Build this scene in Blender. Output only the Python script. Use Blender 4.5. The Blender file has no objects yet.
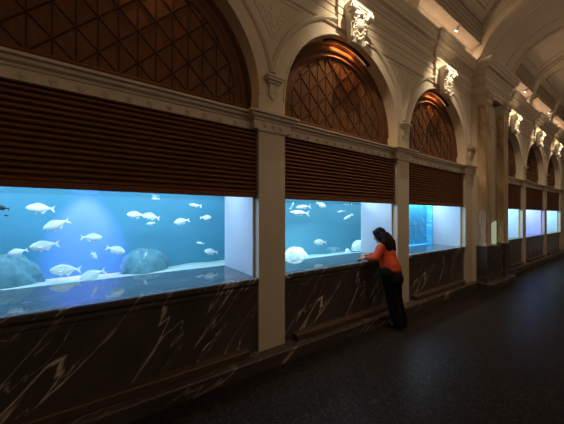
import bpy, bmesh, math, random
from mathutils import Vector, Matrix, Euler
random.seed(7)
PI = math.pi
scene = bpy.context.scene
COL = scene.collection

# ------------------------------------------------------------------ camera
FPX, PHI, CAMH = 265.84, .6073, 1.6
SN, CS = math.sin(PHI), math.cos(PHI)
cam_d = bpy.data.cameras.new('camera')
cam = bpy.data.objects.new('camera', cam_d); COL.objects.link(cam)
cam_d.sensor_width = 36; cam_d.lens = FPX / 564 * 36
cam_d.shift_y = 3.94 / 564
cam.location = (0, 0, CAMH)
cam.rotation_euler = (PI / 2, 0, -PHI)
cam_d.clip_start = .05
scene.camera = cam
scene.view_settings.view_transform = 'Standard'
scene.view_settings.look = 'None'
scene.view_settings.gamma = 1
scene.view_settings.use_curve_mapping = False
scene.view_settings.exposure = 0.0
try:
    scene.cycles.use_denoising = True
    scene.cycles.max_bounces = 8
    scene.cycles.diffuse_bounces = 5
    scene.cycles.glossy_bounces = 4
    scene.cycles.transparent_max_bounces = 12
    scene.cycles.volume_bounces = 1
    scene.cycles.sample_clamp_indirect = 4.0
    scene.cycles.caustics_reflective = False
    scene.cycles.caustics_refractive = False
except Exception:
    pass

def at(x, y, Y):
    """the point of the place seen at pixel (x, y), lying on the plane Y"""
    X = math.tan(PHI + math.atan((x - 282) / FPX)) * Y
    d = X * SN + Y * CS
    return Vector((X, Y, CAMH + (215.94 - y) * d / FPX))

# ------------------------------------------------------------------ materials
MATS = {}
def new_mat(name):
    m = bpy.data.materials.new(name); m.use_nodes = True
    MATS[name] = m
    nt = m.node_tree
    b = nt.nodes['Principled BSDF']
    return m, nt, b

def ramp(nt, stops, interp='LINEAR'):
    r = nt.nodes.new('ShaderNodeValToRGB')
    r.color_ramp.interpolation = interp
    el = r.color_ramp.elements
    while len(el) < len(stops): el.new(.5)
    for e, (p, c) in zip(el, stops):
        e.position = p; e.color = (*c, 1)
    return r

def coords(nt, scale=(1, 1, 1), rot=(0, 0, 0)):
    t = nt.nodes.new('ShaderNodeTexCoord'); m = nt.nodes.new('ShaderNodeMapping')
    m.inputs['Scale'].default_value = scale; m.inputs['Rotation'].default_value = rot
    nt.links.new(t.outputs['Object'], m.inputs['Vector'])
    return m.outputs['Vector']

def noise(nt, vec, scale, detail=3, rough=.5, dist=0):
    n = nt.nodes.new('ShaderNodeTexNoise')
    n.inputs['Scale'].default_value = scale; n.inputs['Detail'].default_value = detail
    n.inputs['Roughness'].default_value = rough; n.inputs['Distortion'].default_value = dist
    nt.links.new(vec, n.inputs['Vector'])
    return n.outputs['Fac']

def bump(nt, fac, b, strength=.3, dist=.01):
    n = nt.nodes.new('ShaderNodeBump')
    n.inputs['Strength'].default_value = strength; n.inputs['Distance'].default_value = dist
    nt.links.new(fac, n.inputs['Height']); nt.links.new(n.outputs['Normal'], b.inputs['Normal'])

def simple(name, c1, c2, scale=6, rough=.6, metallic=0, bmp=0, bscale=None, spec=.5, coat=0, sc=(1, 1, 1), detail=3):
    m, nt, b = new_mat(name)
    v = coords(nt, sc)
    f = noise(nt, v, scale, detail)
    r = ramp(nt, [(.3, c1), (.7, c2)])
    nt.links.new(f, r.inputs['Fac']); nt.links.new(r.outputs['Color'], b.inputs['Base Color'])
    b.inputs['Roughness'].default_value = rough; b.inputs['Metallic'].default_value = metallic
    b.inputs['Specular IOR Level'].default_value = spec
    b.inputs['Coat Weight'].default_value = coat
    if bmp:
        f2 = noise(nt, v, bscale or scale * 4, 4)
        bump(nt, f2, b, bmp, .01)
    return m

simple('plaster', (.55, .48, .385), (.61, .53, .43), 3, .75, bmp=.08, bscale=30, spec=.25)
simple('ornament', (.74, .69, .60), (.82, .77, .68), 8, .6, bmp=.15, bscale=40, spec=.3)
simple('ceiling_paint', (.55, .47, .375), (.60, .52, .415), 2, .8, bmp=.05, bscale=20, spec=.2)
simple('band_paint', (.40, .34, .265), (.44, .375, .29), 3, .8, spec=.2)
simple('niche_white', (.60, .68, .80), (.64, .72, .83), 3, .55, spec=.3)
simple('dark_metal', (.015, .013, .012), (.03, .027, .024), 12, .45, metallic=.6)
simple('lamp_metal', (.5, .46, .4), (.6, .55, .48), 12, .35, metallic=.7)
simple('black_cloth', (.003, .003, .004), (.006, .006, .007), 20, .85, bmp=.2, bscale=60, spec=.2)
simple('orange_knit', (.42, .050, .018), (.52, .068, .024), 14, .85, bmp=.3, bscale=120, spec=.2)
simple('skin', (.36, .20, .14), (.44, .26, .185), 10, .55, spec=.35)
simple('shoe_leather', (.006, .006, .006), (.012, .012, .012), 12, .5)
simple('eye_white', (.5, .5, .5), (.6, .6, .6), 10, .2)
simple('rock', (.58, .66, .66), (.95, .98, .92), 22, .85, bmp=.9, bscale=14, detail=6)
simple('sand', (.24, .36, .37), (.34, .46, .45), 9, .9, bmp=.3, bscale=25)
simple('hazed_rock', (.05, .15, .20), (.11, .25, .31), 14, .9, bmp=.5, bscale=12, detail=5)  # rocks dimmed by the water: blue haze put into the stone colour
simple('dark_stone_step', (.075, .042, .026), (.10, .056, .034), 9, .4, sc=(.3, 2, 2))
simple('dark_fish', (.004, .006, .01), (.01, .014, .02), 10, .5)

def wood(name, c1, c2, sc, rough=.45):
    m, nt, b = new_mat(name)
    v = coords(nt, sc)
    f = noise(nt, v, 5, 5, .6, .6)
    r = ramp(nt, [(.25, c1), (.75, c2)])
    nt.links.new(f, r.inputs['Fac']); nt.links.new(r.outputs['Color'], b.inputs['Base Color'])
    b.inputs['Roughness'].default_value = rough
    b.inputs['Specular IOR Level'].default_value = .18
    bump(nt, f, b, .1, .005)
    return m
wood('panel_wood', (.08, .033, .013), (.14, .058, .022), (5, 1, .7))
wood('frame_wood', (.085, .034, .014), (.14, .058, .022), (1.2, 1, 1.2), .6)
wood('lattice_wood', (.035, .014, .006), (.06, .024, .010), (3, 1, 3), .7)
wood('slat_wood', (.13, .052, .022), (.21, .085, .036), (.5, 4, 6), .5)

def marble(name, base1, base2, vein, rot, vscale=1.5, width=.03, rough=.25, amount=1.0, dist=6, coat=0):
    m, nt, b = new_mat(name)
    t = nt.nodes.new('ShaderNodeTexCoord')
    mp0 = nt.nodes.new('ShaderNodeMapping'); mp0.inputs['Rotation'].default_value = rot
    nt.links.new(t.outputs['Object'], mp0.inputs['Vector'])
    mp = nt.nodes.new('ShaderNodeMapping'); mp.inputs['Scale'].default_value = (1, 1, .17)
    nt.links.new(mp0.outputs['Vector'], mp.inputs['Vector'])
    v = mp.outputs['Vector']
    f = noise(nt, v, 4, 6, .6, .5)
    r = ramp(nt, [(.3, base1), (.7, base2)])
    nt.links.new(f, r.inputs['Fac'])
    def ridge(scale, w, off, detail):
        n = nt.nodes.new('ShaderNodeTexNoise'); n.inputs['Scale'].default_value = scale
        n.inputs['Detail'].default_value = detail; n.inputs['Distortion'].default_value = .35
        n.inputs['Roughness'].default_value = .5
        a = nt.nodes.new('ShaderNodeVectorMath'); a.operation = 'ADD'; a.inputs[1].default_value = off
        nt.links.new(v, a.inputs[0]); nt.links.new(a.outputs[0], n.inputs['Vector'])
        s = nt.nodes.new('ShaderNodeMath'); s.operation = 'SUBTRACT'; s.inputs[1].default_value = .5
        nt.links.new(n.outputs['Fac'], s.inputs[0])
        ab = nt.nodes.new('ShaderNodeMath'); ab.operation = 'ABSOLUTE'; nt.links.new(s.outputs[0], ab.inputs[0])
        mr = nt.nodes.new('ShaderNodeMapRange'); mr.inputs['From Min'].default_value = 0; mr.inputs['From Max'].default_value = w
        mr.inputs['To Min'].default_value = 1; mr.inputs['To Max'].default_value = 0
        nt.links.new(ab.outputs[0], mr.inputs['Value'])
        return mr.outputs['Result']
    r1 = ridge(vscale, width * .55, (0, 0, 0), 5)
    r2 = ridge(vscale * 2.4, width * .5, (7, 3, 1), 6)
    msk = noise(nt, mp0.outputs['Vector'], 1.6, 3)
    mm = nt.nodes.new('ShaderNodeMapRange'); mm.inputs['From Min'].default_value = .42; mm.inputs['From Max'].default_value = .62
    nt.links.new(msk, mm.inputs['Value'])
    mx = nt.nodes.new('ShaderNodeMath'); mx.operation = 'MULTIPLY'; nt.links.new(r2, mx.inputs[0]); nt.links.new(mm.outputs['Result'], mx.inputs[1])
    mm1 = nt.nodes.new('ShaderNodeMath'); mm1.operation = 'MULTIPLY_ADD'
    nt.links.new(mm.outputs['Result'], mm1.inputs[0]); mm1.inputs[1].default_value = .6; mm1.inputs[2].default_value = .4
    mx1 = nt.nodes.new('ShaderNodeMath'); mx1.operation = 'MULTIPLY'; nt.links.new(r1, mx1.inputs[0]); nt.links.new(mm1.outputs[0], mx1.inputs[1])
    mz = nt.nodes.new('ShaderNodeMath'); mz.operation = 'MAXIMUM'; nt.links.new(mx1.outputs[0], mz.inputs[0]); nt.links.new(mx.outputs[0], mz.inputs[1])
    ma = nt.nodes.new('ShaderNodeMath'); ma.operation = 'MULTIPLY'; ma.inputs[1].default_value = amount; nt.links.new(mz.outputs[0], ma.inputs[0])
    mix = nt.nodes.new('ShaderNodeMix'); mix.data_type = 'RGBA'
    nt.links.new(ma.outputs[0], mix.inputs['Factor']); nt.links.new(r.outputs['Color'], mix.inputs['A'])
    mix.inputs['B'].default_value = (*vein, 1)
    nt.links.new(mix.outputs['Result'], b.inputs['Base Color'])
    b.inputs['Roughness'].default_value = rough
    b.inputs['Coat Weight'].default_value = coat
    b.inputs['Coat Roughness'].default_value = .03
    return m
marble('dark_marble', (.042, .036, .031), (.082, .069, .058), (.80, .72, .62), (0, math.radians(-42), 0), 2.0, .0125, .3, 1.0)
marble('plinth_marble', (.045, .036, .030), (.075, .060, .050), (.60, .52, .43), (0, math.radians(-62), 0), 2.0, .014, .35, .9)
marble('ledge_marble', (.045, .055, .07), (.085, .10, .12), (.30, .33, .35), (0, math.radians(-70), math.radians(30)), 2.0, .03, .035, .5)
marble('honey_marble', (.38, .25, .13), (.76, .61, .41), (.17, .09, .035), (0, math.radians(15), 0), 2.6, .09, .35, .75)

# floor : dark terrazzo
m, nt, b = new_mat('terrazzo')
v = coords(nt)
vo = nt.nodes.new('ShaderNodeTexVoronoi'); vo.inputs['Scale'].default_value = 75; nt.links.new(v, vo.inputs['Vector'])
bw = nt.nodes.new('ShaderNodeRGBToBW'); nt.links.new(vo.outputs['Color'], bw.inputs['Color'])
r = ramp(nt, [(.15, (.014, .0105, .0082)), (.6, (.022, .017, .0132)), (.92, (.044, .035, .028))])
nt.links.new(bw.outputs['Val'], r.inputs['Fac']); nt.links.new(r.outputs['Color'], b.inputs['Base Color'])
f = noise(nt, v, 3, 3)
mr = nt.nodes.new('ShaderNodeMapRange'); mr.inputs['To Min'].default_value = .26; mr.inputs['To Max'].default_value = .40
nt.links.new(f, mr.inputs['Value']); nt.links.new(mr.outputs['Result'], b.inputs['Roughness'])
b.inputs['Specular IOR Level'].default_value = .016

# tank walls
def tankwall(name, c1, c2, scale=1.2):
    return simple(name, c1, c2, scale, .9, spec=.1)
tankwall('tank_blue', (.055, .215, .325), (.075, .255, .365))
tankwall('tank_teal', (.10, .30, .40), (.125, .34, .44))
# W3 : cyan panel, streaks of caustic light put into its colour
m, nt, b = new_mat('caustic_cyan')
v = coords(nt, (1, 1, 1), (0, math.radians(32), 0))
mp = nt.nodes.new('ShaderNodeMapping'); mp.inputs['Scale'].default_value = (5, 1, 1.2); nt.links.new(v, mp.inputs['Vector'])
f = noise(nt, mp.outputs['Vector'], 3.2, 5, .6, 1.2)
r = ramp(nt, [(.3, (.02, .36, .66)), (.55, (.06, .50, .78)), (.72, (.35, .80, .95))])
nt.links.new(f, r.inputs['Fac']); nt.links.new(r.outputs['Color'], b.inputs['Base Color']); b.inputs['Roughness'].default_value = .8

# fish skin : silver-white, grey-blue back
m, nt, b = new_mat('fish_skin')
t = nt.nodes.new('ShaderNodeTexCoord'); sp = nt.nodes.new('ShaderNodeSeparateXYZ'); nt.links.new(t.outputs['Object'], sp.inputs[0])
r = ramp(nt, [(.30, (.92, .95, .95)), (.62, (.80, .88, .88)), (.80, (.42, .56, .60))])
mr = nt.nodes.new('ShaderNodeMapRange'); mr.inputs['From Min'].default_value = -.25; mr.inputs['From Max'].default_value = .25
nt.links.new(sp.outputs['Z'], mr.inputs['Value'])
nz = noise(nt, t.outputs['Object'], 22, 3)
ad = nt.nodes.new('ShaderNodeMath'); ad.operation = 'MULTIPLY_ADD'; nt.links.new(nz, ad.inputs[0]); ad.inputs[1].default_value = .25; nt.links.new(mr.outputs['Result'], ad.inputs[2])
sb = nt.nodes.new('ShaderNodeMath'); sb.operation = 'SUBTRACT'; nt.links.new(ad.outputs[0], sb.inputs[0]); sb.inputs[1].default_value = .12
nt.links.new(sb.outputs[0], r.inputs['Fac']); nt.links.new(r.outputs['Color'], b.inputs['Base Color']); b.inputs['Roughness'].default_value = .35

# hair
m, nt, b = new_mat('dark_hair')
v = coords(nt, (60, 60, 3)); f = noise(nt, v, 2, 3)
r = ramp(nt, [(.3, (.004, .003, .003)), (.7, (.016, .011, .009))]); nt.links.new(f, r.inputs['Fac'])
nt.links.new(r.outputs['Color'], b.inputs['Base Color']); b.inputs['Roughness'].default_value = .6; b.inputs['Specular IOR Level'].default_value = .06; bump(nt, f, b, .5, .004)

def thin_clear(name, tint, ior=1.33, rough=0.0):
    m = bpy.data.materials.new(name); m.use_nodes = True; MATS[name] = m
    nt = m.node_tree; nt.nodes.clear()
    o = nt.nodes.new('ShaderNodeOutputMaterial'); mix = nt.nodes.new('ShaderNodeMixShader')
    tr = nt.nodes.new('ShaderNodeBsdfTransparent'); tr.inputs['Color'].default_value = (*tint, 1)
    gl = nt.nodes.new('ShaderNodeBsdfGlossy'); gl.inputs['Roughness'].default_value = rough
    fr = nt.nodes.new('ShaderNodeFresnel'); fr.inputs['IOR'].default_value = ior
    fac = fr.outputs[0]
    if name == 'pane_glass':      # a pane reflects at its outer faces only
        ge = nt.nodes.new('ShaderNodeNewGeometry'); iv = nt.nodes.new('ShaderNodeMath'); iv.operation = 'SUBTRACT'; iv.inputs[0].default_value = 1
        nt.links.new(ge.outputs['Backfacing'], iv.inputs[1])
        mu = nt.nodes.new('ShaderNodeMath'); mu.operation = 'MULTIPLY'; nt.links.new(fac, mu.inputs[0]); nt.links.new(iv.outputs[0], mu.inputs[1]); fac = mu.outputs[0]
    nt.links.new(fac, mix.inputs[0]); nt.links.new(tr.outputs[0], mix.inputs[1]); nt.links.new(gl.outputs[0], mix.inputs[2])
    nt.links.new(mix.outputs[0], o.inputs['Surface'])
thin_clear('pane_glass', (.95, .98, .99), 1.25)
thin_clear('water_skin', (.80, .92, .97), 1.33, .08)

def water_volume(name, scat, dens, absorb):
    m = bpy.data.materials.new(name); m.use_nodes = True; MATS[name] = m
    nt = m.node_tree; nt.nodes.clear()
    o = nt.nodes.new('ShaderNodeOutputMaterial')
    s = nt.nodes.new('ShaderNodeVolumeScatter'); s.inputs['Color'].default_value = (*scat, 1); s.inputs['Density'].default_value = dens
    s.inputs['Anisotropy'].default_value = .2
    a = nt.nodes.new('ShaderNodeVolumeAbsorption'); a.inputs['Color'].default_value = (*absorb, 1); a.inputs['Density'].default_value = .12
    ad = nt.nodes.new('ShaderNodeAddShader')
    nt.links.new(s.outputs[0], ad.inputs[0]); nt.links.new(a.outputs[0], ad.inputs[1]); nt.links.new(ad.outputs[0], o.inputs['Volume'])
water_volume('water_body', (.25, .62, .95), .10, (.25, .75, .95))

def emit(name, col, strength):
    m = bpy.data.materials.new(name); m.use_nodes = True; MATS[name] = m
    b = m.node_tree.nodes['Principled BSDF']
    b.inputs['Base Color'].default_value = (*col, 1)
    b.inputs['Emission Color'].default_value = (*col, 1); b.inputs['Emission Strength'].default_value = strength
emit('led_warm', (1.0, .70, .47), 22)
emit('lamp_lens', (1.0, .82, .55), 12)
emit('lunette_led', (1.0, .50, .18), 3)
emit('panel_glow', (.42, .52, .36), .55)

# ------------------------------------------------------------------ mesh helper
class MB:
    def __init__(s): s.v = []; s.f = []; s.m = []; s.sm = []
    def add(s, vs, fs, mi=0, smooth=False):
        o = len(s.v); s.v += [tuple(p) for p in vs]
        for f in fs: s.f.append(tuple(i + o for i in f)); s.m.append(mi); s.sm.append(smooth)
        return s
    def box(s, x0, x1, y0, y1, z0, z1, mi=0):
        vs = [(x, y, z) for z in (z0, z1) for y in (y0, y1) for x in (x0, x1)]
        return s.add(vs, [(0, 2, 3, 1), (4, 5, 7, 6), (0, 1, 5, 4), (2, 6, 7, 3), (0, 4, 6, 2), (1, 3, 7, 5)], mi)
    def quad(s, a, b, c, d, mi=0): return s.add([a, b, c, d], [(0, 1, 2, 3)], mi)
    def rings(s, rings, mi=0, smooth=True, caps=True, closed=True):
        n = len(rings[0]); vs = [p for r in rings for p in r]; fs = []
        for i in range(len(rings) - 1):
            for j in range(n if closed else n - 1):
                k = (j + 1) % n
                fs.append((i * n + j, i * n + k, (i + 1) * n + k, (i + 1) * n + j))
        if caps: fs.append(tuple(range(n))[::-1]); fs.append(tuple((len(rings) - 1) * n + j for j in range(n)))
        return s.add(vs, fs, mi, smooth)
    def tube(s, p0, p1, r0, r1=None, n=12, mi=0, smooth=True):
        r1 = r0 if r1 is None else r1
        p0, p1 = Vector(p0), Vector(p1); q = (p1 - p0).to_track_quat('Z', 'Y')
        R = []
        for p, r in ((p0, r0), (p1, r1)):
            R.append([p + q @ Vector((r * math.cos(2 * PI * j / n), r * math.sin(2 * PI * j / n), 0)) for j in range(n)])
        return s.rings(R, mi, smooth)
    def cap(s, p0, p1, r0, r1, n=16, sx=1, up=(0, 0, 1)):
        """tapered capsule; sx squashes the second axis"""
        p0, p1 = Vector(p0), Vector(p1); d = (p1 - p0)
        q = d.to_track_quat('Z', 'Y') if d.length > 1e-6 else Euler((0, 0, 0)).to_quaternion()
        R = []
        L = d.length
        for k in range(1, 6):
            a = -PI / 2 + PI / 2 * k / 6
            R.append((r0 * math.sin(a), r0 * math.cos(a)))
        R.append((0, r0)); R.append((L, r1))
        for k in range(1, 6):
            a = PI / 2 * k / 6
            R.append((L + r1 * math.sin(a), r1 * math.cos(a)))
        rings = [[p0 + q @ Vector((r * math.cos(2 * PI * j / n), r * sx * math.sin(2 * PI * j / n), z)) for j in range(n)] for z, r in R]
        return s.rings(rings)
    def ell(s, c, r, rot=(0, 0, 0), n=16, m=10, mi=0):
        c = Vector(c); M = Euler(rot).to_matrix(); rings = []
        for i in range(1, m):
            a = -PI / 2 + PI * i / m
            rings.append([c + M @ Vector((r[0] * math.cos(a) * math.cos(2 * PI * j / n), r[1] * math.cos(a) * math.sin(2 * PI * j / n), r[2] * math.sin(a))) for j in range(n)])
        return s.rings(rings, mi)
    def sweep(s, path, prof, mi=0, smooth=False, caps=True):
        """profile (out, z) along a plan path; out is measured to the right-hand side of the path, mitred"""
        n = len(path); rings = []
        for i, p in enumerate(path):
            p = Vector(p)
            d0 = (p - Vector(path[i - 1])).normalized() if i else None
            d1 = (Vector(path[i + 1]) - p).normalized() if i < n - 1 else None
            d0 = d0 or d1; d1 = d1 or d0
            n0, n1 = Vector((d0.y, -d0.x)), Vector((d1.y, -d1.x))
            bis = (n0 + n1).normalized(); k = 1 / max(.2, bis.dot(n0))
            rings.append([(p.x + bis.x * o * k, p.y + bis.y * o * k, z) for o, z in prof])
        return s.rings(rings, mi, smooth, caps)
    def arcsweep(s, cx, cz, y, a0, a1, prof, n=40, mi=0, smooth=True):
        """profile (radius, out towards the hall) along an arc in the wall plane"""
        rings = []
        for i in range(n + 1):
            a = a0 + (a1 - a0) * i / n
            rings.append([(cx + r * math.cos(a), y - o, cz + r * math.sin(a)) for r, o in prof])
        return s.rings(rings, mi, smooth)
    def mesh(s, name, mats):
        me = bpy.data.meshes.new(name)
        me.from_pydata(s.v, [], s.f)
        for m in mats: me.materials.append(MATS[m])
        for p, mi, sm in zip(me.polygons, s.m, s.sm): p.material_index = mi; p.use_smooth = sm
        bm = bmesh.new(); bm.from_mesh(me); bmesh.ops.recalc_face_normals(bm, faces=bm.faces); bm.to_mesh(me); bm.free()
        me.update()
        return me
    def build(s, name, mats, parent=None, loc=None, sharp=40):
        if isinstance(mats, str): mats = [mats]
        me = s.mesh(name, mats)
        if any(s.sm):
            try: me.set_sharp_from_angle(angle=math.radians(sharp))
            except Exception: pass
        o = bpy.data.objects.new(name, me); COL.objects.link(o)
        if parent is not None: o.parent = parent
        if loc is not None: o.location = loc
        return o

def tag(o, label=None, cat=None, group=None, kind=None):
    if label: o['label'] = label
    if cat: o['category'] = cat
    if group: o['group'] = group
    if kind: o['kind'] = kind
    return o
def structure(o): o['kind'] = 'structure'; return o
def empty(name, loc=(0, 0, 0)):
    e = bpy.data.objects.new(name, None); COL.objects.link(e); e.location = loc; e.empty_display_size = .1
    return e
def local(mb, loc):
    mb.v = [(x - loc[0], y - loc[1], z - loc[2]) for x, y, z in mb.v]; return mb
def remeshed(mb, name, mats, parent, voxel, smooth=4, loc=None):
    """closed overlapping volumes fused to one continuous surface"""
    o = mb.build(name, mats, None)
    r = o.modifiers.new('r', 'REMESH'); r.mode = 'VOXEL'; r.voxel_size = voxel; r.use_smooth_shade = True
    if smooth:
        sm = o.modifiers.new('s', 'SMOOTH'); sm.iterations = smooth; sm.factor = .5
    dg = bpy.context.evaluated_depsgraph_get(); dg.update()
    me = bpy.data.meshes.new_from_object(o.evaluated_get(dg))
    old = o.data; o.modifiers.clear(); o.data = me; bpy.data.meshes.remove(old); me.name = name
    if not me.materials:
        for m in ([mats] if isinstance(mats, str) else mats): me.materials.append(MATS[m])
    for p in me.polygons: p.use_smooth = True
    if parent is not None: o.parent = parent
    return o
def copy_tree(o, parent=None):
    c = o.copy(); COL.objects.link(c)
    if parent is not None: c.parent = parent
    for ch in list(o.children):
        copy_tree(ch, c)
    return c

# ------------------------------------------------------------------ the plan
YW = 2.5                       # front plane of the piers and spandrels
PW, PITCH = .345, 2.611
RAD = (PITCH - PW) / 2
ZS = 2.917                     # springing
L1 = 1.433
PIER = [L1 - PITCH, L1, L1 + PITCH, L1 + 2 * PITCH]        # left edges of the four piers of the near group
LB = 10.787
PIERB = [LB - PITCH, LB, LB + PITCH, LB + 2 * PITCH, LB + 3 * PITCH]
CEN = [L1 - RAD, L1 + PITCH - RAD, L1 + 2 * PITCH - RAD, LB - RAD, LB + PITCH - RAD, LB + 2 * PITCH - RAD]
XA, XB = -1.9, 17.3
GL = [3.43, 3.235, 3.19, 3.3, 3.3, 3.3]     # glass planes
RX0, RX1 = 6.97, 8.47                       # pilaster group

# floor
fl = MB().box(XA - .2, XB + .2, -3.2, 4.8, -.12, 0).build('floor', 'terrazzo'); structure(fl)

# wall on the aquarium side : piers, spandrels, frieze, entablature ground
w = MB()
N = 48
def pier(x0, x1, z0=0, z1=ZS):
    w.box(x0, x1, YW, 2.8, z0, z1)
def spandrel(c):
    pts = [(c + RAD * math.cos(PI * i / N), ZS + RAD * math.sin(PI * i / N)) for i in range(N + 1)]
    for (xa, za), (xb, zb) in zip(pts, pts[1:]):
        w.quad((xa, YW, za), (xa, YW, 4.97), (xb, YW, 4.97), (xb, YW, zb))
        w.quad((xa, YW, za), (xb, YW, zb), (xb, 2.8, zb), (xa, 2.8, za))
for x in PIER: pier(x, x + PW)
for x in PIERB[1:4]: pier(x, x + PW)
for c in CEN: spandrel(c)
for x0, x1 in [(p, p + PW) for p in PIER[:3]] + [(p, p + PW) for p in PIERB[1:3]] + [(XA, PIER[0] + PW), (PIER[3], CEN[3] - RAD), (PIERB[3], XB)]:
    w.quad((x0, YW, ZS), (x1, YW, ZS), (x1, YW, 4.97), (x0, YW, 4.97))
w.box(XA, PIER[0], YW, 2.8, 0, ZS)
w.box(PIER[3] + PW, CEN[3] - RAD, YW, 2.8, 0, ZS)
w.box(PIERB[3] + PW, XB, YW, 2.8, 0, ZS)
for c in CEN:
    w.box(c - RAD, c + RAD, 2.60, 2.8, 2.50, 2.70)       # frieze over the shutter
# pilaster block behind the shafts, with a sunk field
w.box(RX0 + .01, RX1 - .01, 2.40, YW, 0, 4.36)
w.box(RX0, RX1, 2.235, YW, 4.34, 4.97)
wall = w.build('wall_left', 'plaster'); structure(wall)

# the outer shell behind the wall so that no light leaks round the niches
structure(MB().box(XA, XB, -3.1, -3.0, 0, 5.0).build('wall_right', 'plaster'))
structure(MB().box(XA - .1, XA, -3.1, 4.7, 0, 6.5).build('wall_near_end', 'plaster'))
structure(MB().box(XB, XB + .1, -3.1, 4.7, 0, 6.5).build('wall_far_end', 'plaster'))

# ---- string course with rosettes, one length per bay
STR = [(-.06, 2.54), (.02, 2.54), (.02, 2.625), (.032, 2.632), (.038, 2.648), (.066, 2.662), (.072, 2.684), (.098, 2.692), (.10, 2.713), (-.30, 2.716), (-.30, 2.54)]
def string_course(n, x0, x1, jogs, rosettes):
    path = [(x0, 2.585)]
    for a, b_, y in jogs: path += [(a, 2.585), (a, y), (b_, y), (b_, 2.585)]
    path.append((x1, 2.585))
    clean = [path[0]]
    for p in path[1:]:
        if (Vector(p) - Vector(clean[-1])).length > 1e-4: clean.append(p)
    o = MB().sweep(clean, STR).build('trim_%d' % n, 'plaster'); structure(o)
    ros = MB()
    for k in range(8):
        a = 2 * PI * k / 8
        ros.ell((.017 * math.cos(a), 0, .017 * math.sin(a)), (.011, .010, .011), n=6, m=4)
    ros.ell((0, -.006, 0), (.011, .012, .011), n=8, m=5)
    first = None
    for x, y in rosettes:
        if first is None:
            first = ros.build('rosette', 'plaster', o); r = first
        else:
            r = first.copy(); COL.objects.link(r)
        r.location = (x, y, 2.582)
allp = PIER + PIERB[1:]
def row(x0, x1):
    k = int((x1 - x0) / .155); st = (x1 - x0) / k
    return [(x0 + st * (i + .5), 2.563) for i in range(k)]
def onpier(p): return [(p + PW * q, YW - .022) for q in (.2, .5, .8)]
string_course(1, XA, L1 + PW + .045, [(PIER[0] - .045, PIER[0] + PW + .045, 2.5), (L1 - .045, L1 + PW + .045, 2.5)], row(CEN[0] - RAD, CEN[0] + RAD) + onpier(L1))
string_course(2, L1 + PW + .045, PIER[2] + PW + .045, [(PIER[2] - .045, PIER[2] + PW + .045, 2.5)], row(CEN[1] - RAD, CEN[1] + RAD) + onpier(PIER[2]))
string_course(3, PIER[2] + PW + .045, RX0, [(PIER[3] - .045, RX0, 2.5)], row(CEN[2] - RAD, CEN[2] + RAD) + onpier(PIER[3]))
string_course(4, RX1, PIERB[1] + PW + .045, [(PIERB[1] - .045, PIERB[1] + PW + .045, 2.5)], row(CEN[3] + .2, CEN[3] + RAD))
string_course(5, PIERB[1] + PW + .045, PIERB[2] + PW + .045, [(PIERB[2] - .045, PIERB[2] + PW + .045, 2.5)], row(CEN[4] - RAD, CEN[4] + RAD))
string_course(6, PIERB[2] + PW + .045, XB, [(PIERB[3] - .045, XB, 2.5)], row(CEN[5] - RAD, CEN[5] + RAD))
# pier blocks of the string course run to the wall : little cap under each (neck moulding)
k = 7
for p in PIER[1:] + PIERB[1:4]:
    e = p + PW if p != PIER[3] else RX0
    o = MB().sweep([(p, 2.56), (p, YW), (e, YW), (e, 2.56)], [(0, 2.515), (.014, 2.520), (.022, 2.532), (.024, 2.545), (0, 2.55)]).build('trim_%d' % k, 'plaster'); structure(o); k += 1

# ---- archivolt mouldings
for i, c in enumerate(CEN):
    a = MB()
    t0 = math.acos((PITCH / 2) / 1.335) if i != 9 else 0
    a.arcsweep(c, ZS, YW, t0, PI - t0, [(1.290, -.01), (1.300, .012), (1.315, .030), (1.335, .034), (1.350, .022), (1.362, .024), (1.375, -.01)], 56)
    a.arcsweep(c, ZS, YW, 0, PI, [(RAD + .0005, -.02), (RAD + .0005, .008), (RAD + .02, .010), (RAD + .028, .002), (RAD + .028, -.02)], 56)
    structure(a.build('trim_%d' % k, 'plaster')); k += 1

# ---- spandrel frame, architrave, cornice (breaking forward round the keystones and the pilasters)
KW = .30
def broken(y0, jog, xs):
    path = [(XA, y0)]
    for x0, x1, y in xs: path += [(x0, y0), (x0, y), (x1, y), (x1, y0)]
    path.append((XB, y0))
    return path
ks = [(c - KW, c + KW, YW - .045) for c in CEN]
seq = sorted(ks + [(RX0 - .02, RX1 + .02, 2.235)])
o = MB().sweep(broken(YW, 0, seq), [(-.03, 4.465), (.004, 4.465), (.012, 4.475), (.022, 4.485), (.024, 4.505), (.045, 4.525), (.055, 4.545), (-.03, 4.55)]).build('trim_%d' % k, 'plaster'); structure(o); k += 1
o = MB().sweep(broken(YW, 0, seq), [(-.03, 4.70), (.01, 4.70), (.02, 4.715), (.02, 4.735), (.045, 4.755), (.06, 4.775), (.065, 4.79), (.12, 4.80), (.125, 4.845), (.135, 4.85), (.155, 4.87), (.165, 4.90), (.19, 4.925), (.20, 4.965), (-.03, 4.97)]).build('trim_%d' % k, 'plaster'); structure(o); k += 1
# fascia under the architrave
o = MB().sweep(broken(YW, 0, seq), [(-.03, 4.28), (.006, 4.28), (.006, 4.37), (.016, 4.372), (.016, 4.46), (-.03, 4.462)]).build('trim_%d' % k, 'plaster'); structure(o); k += 1
for c in CEN:      # vertical tablet behind each keystone
    structure(MB().box(c - KW + .002, c + KW - .002, YW - .043, YW + .01, 4.10, 4.965).build('trim_%d' % k, 'plaster')); k += 1
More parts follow.
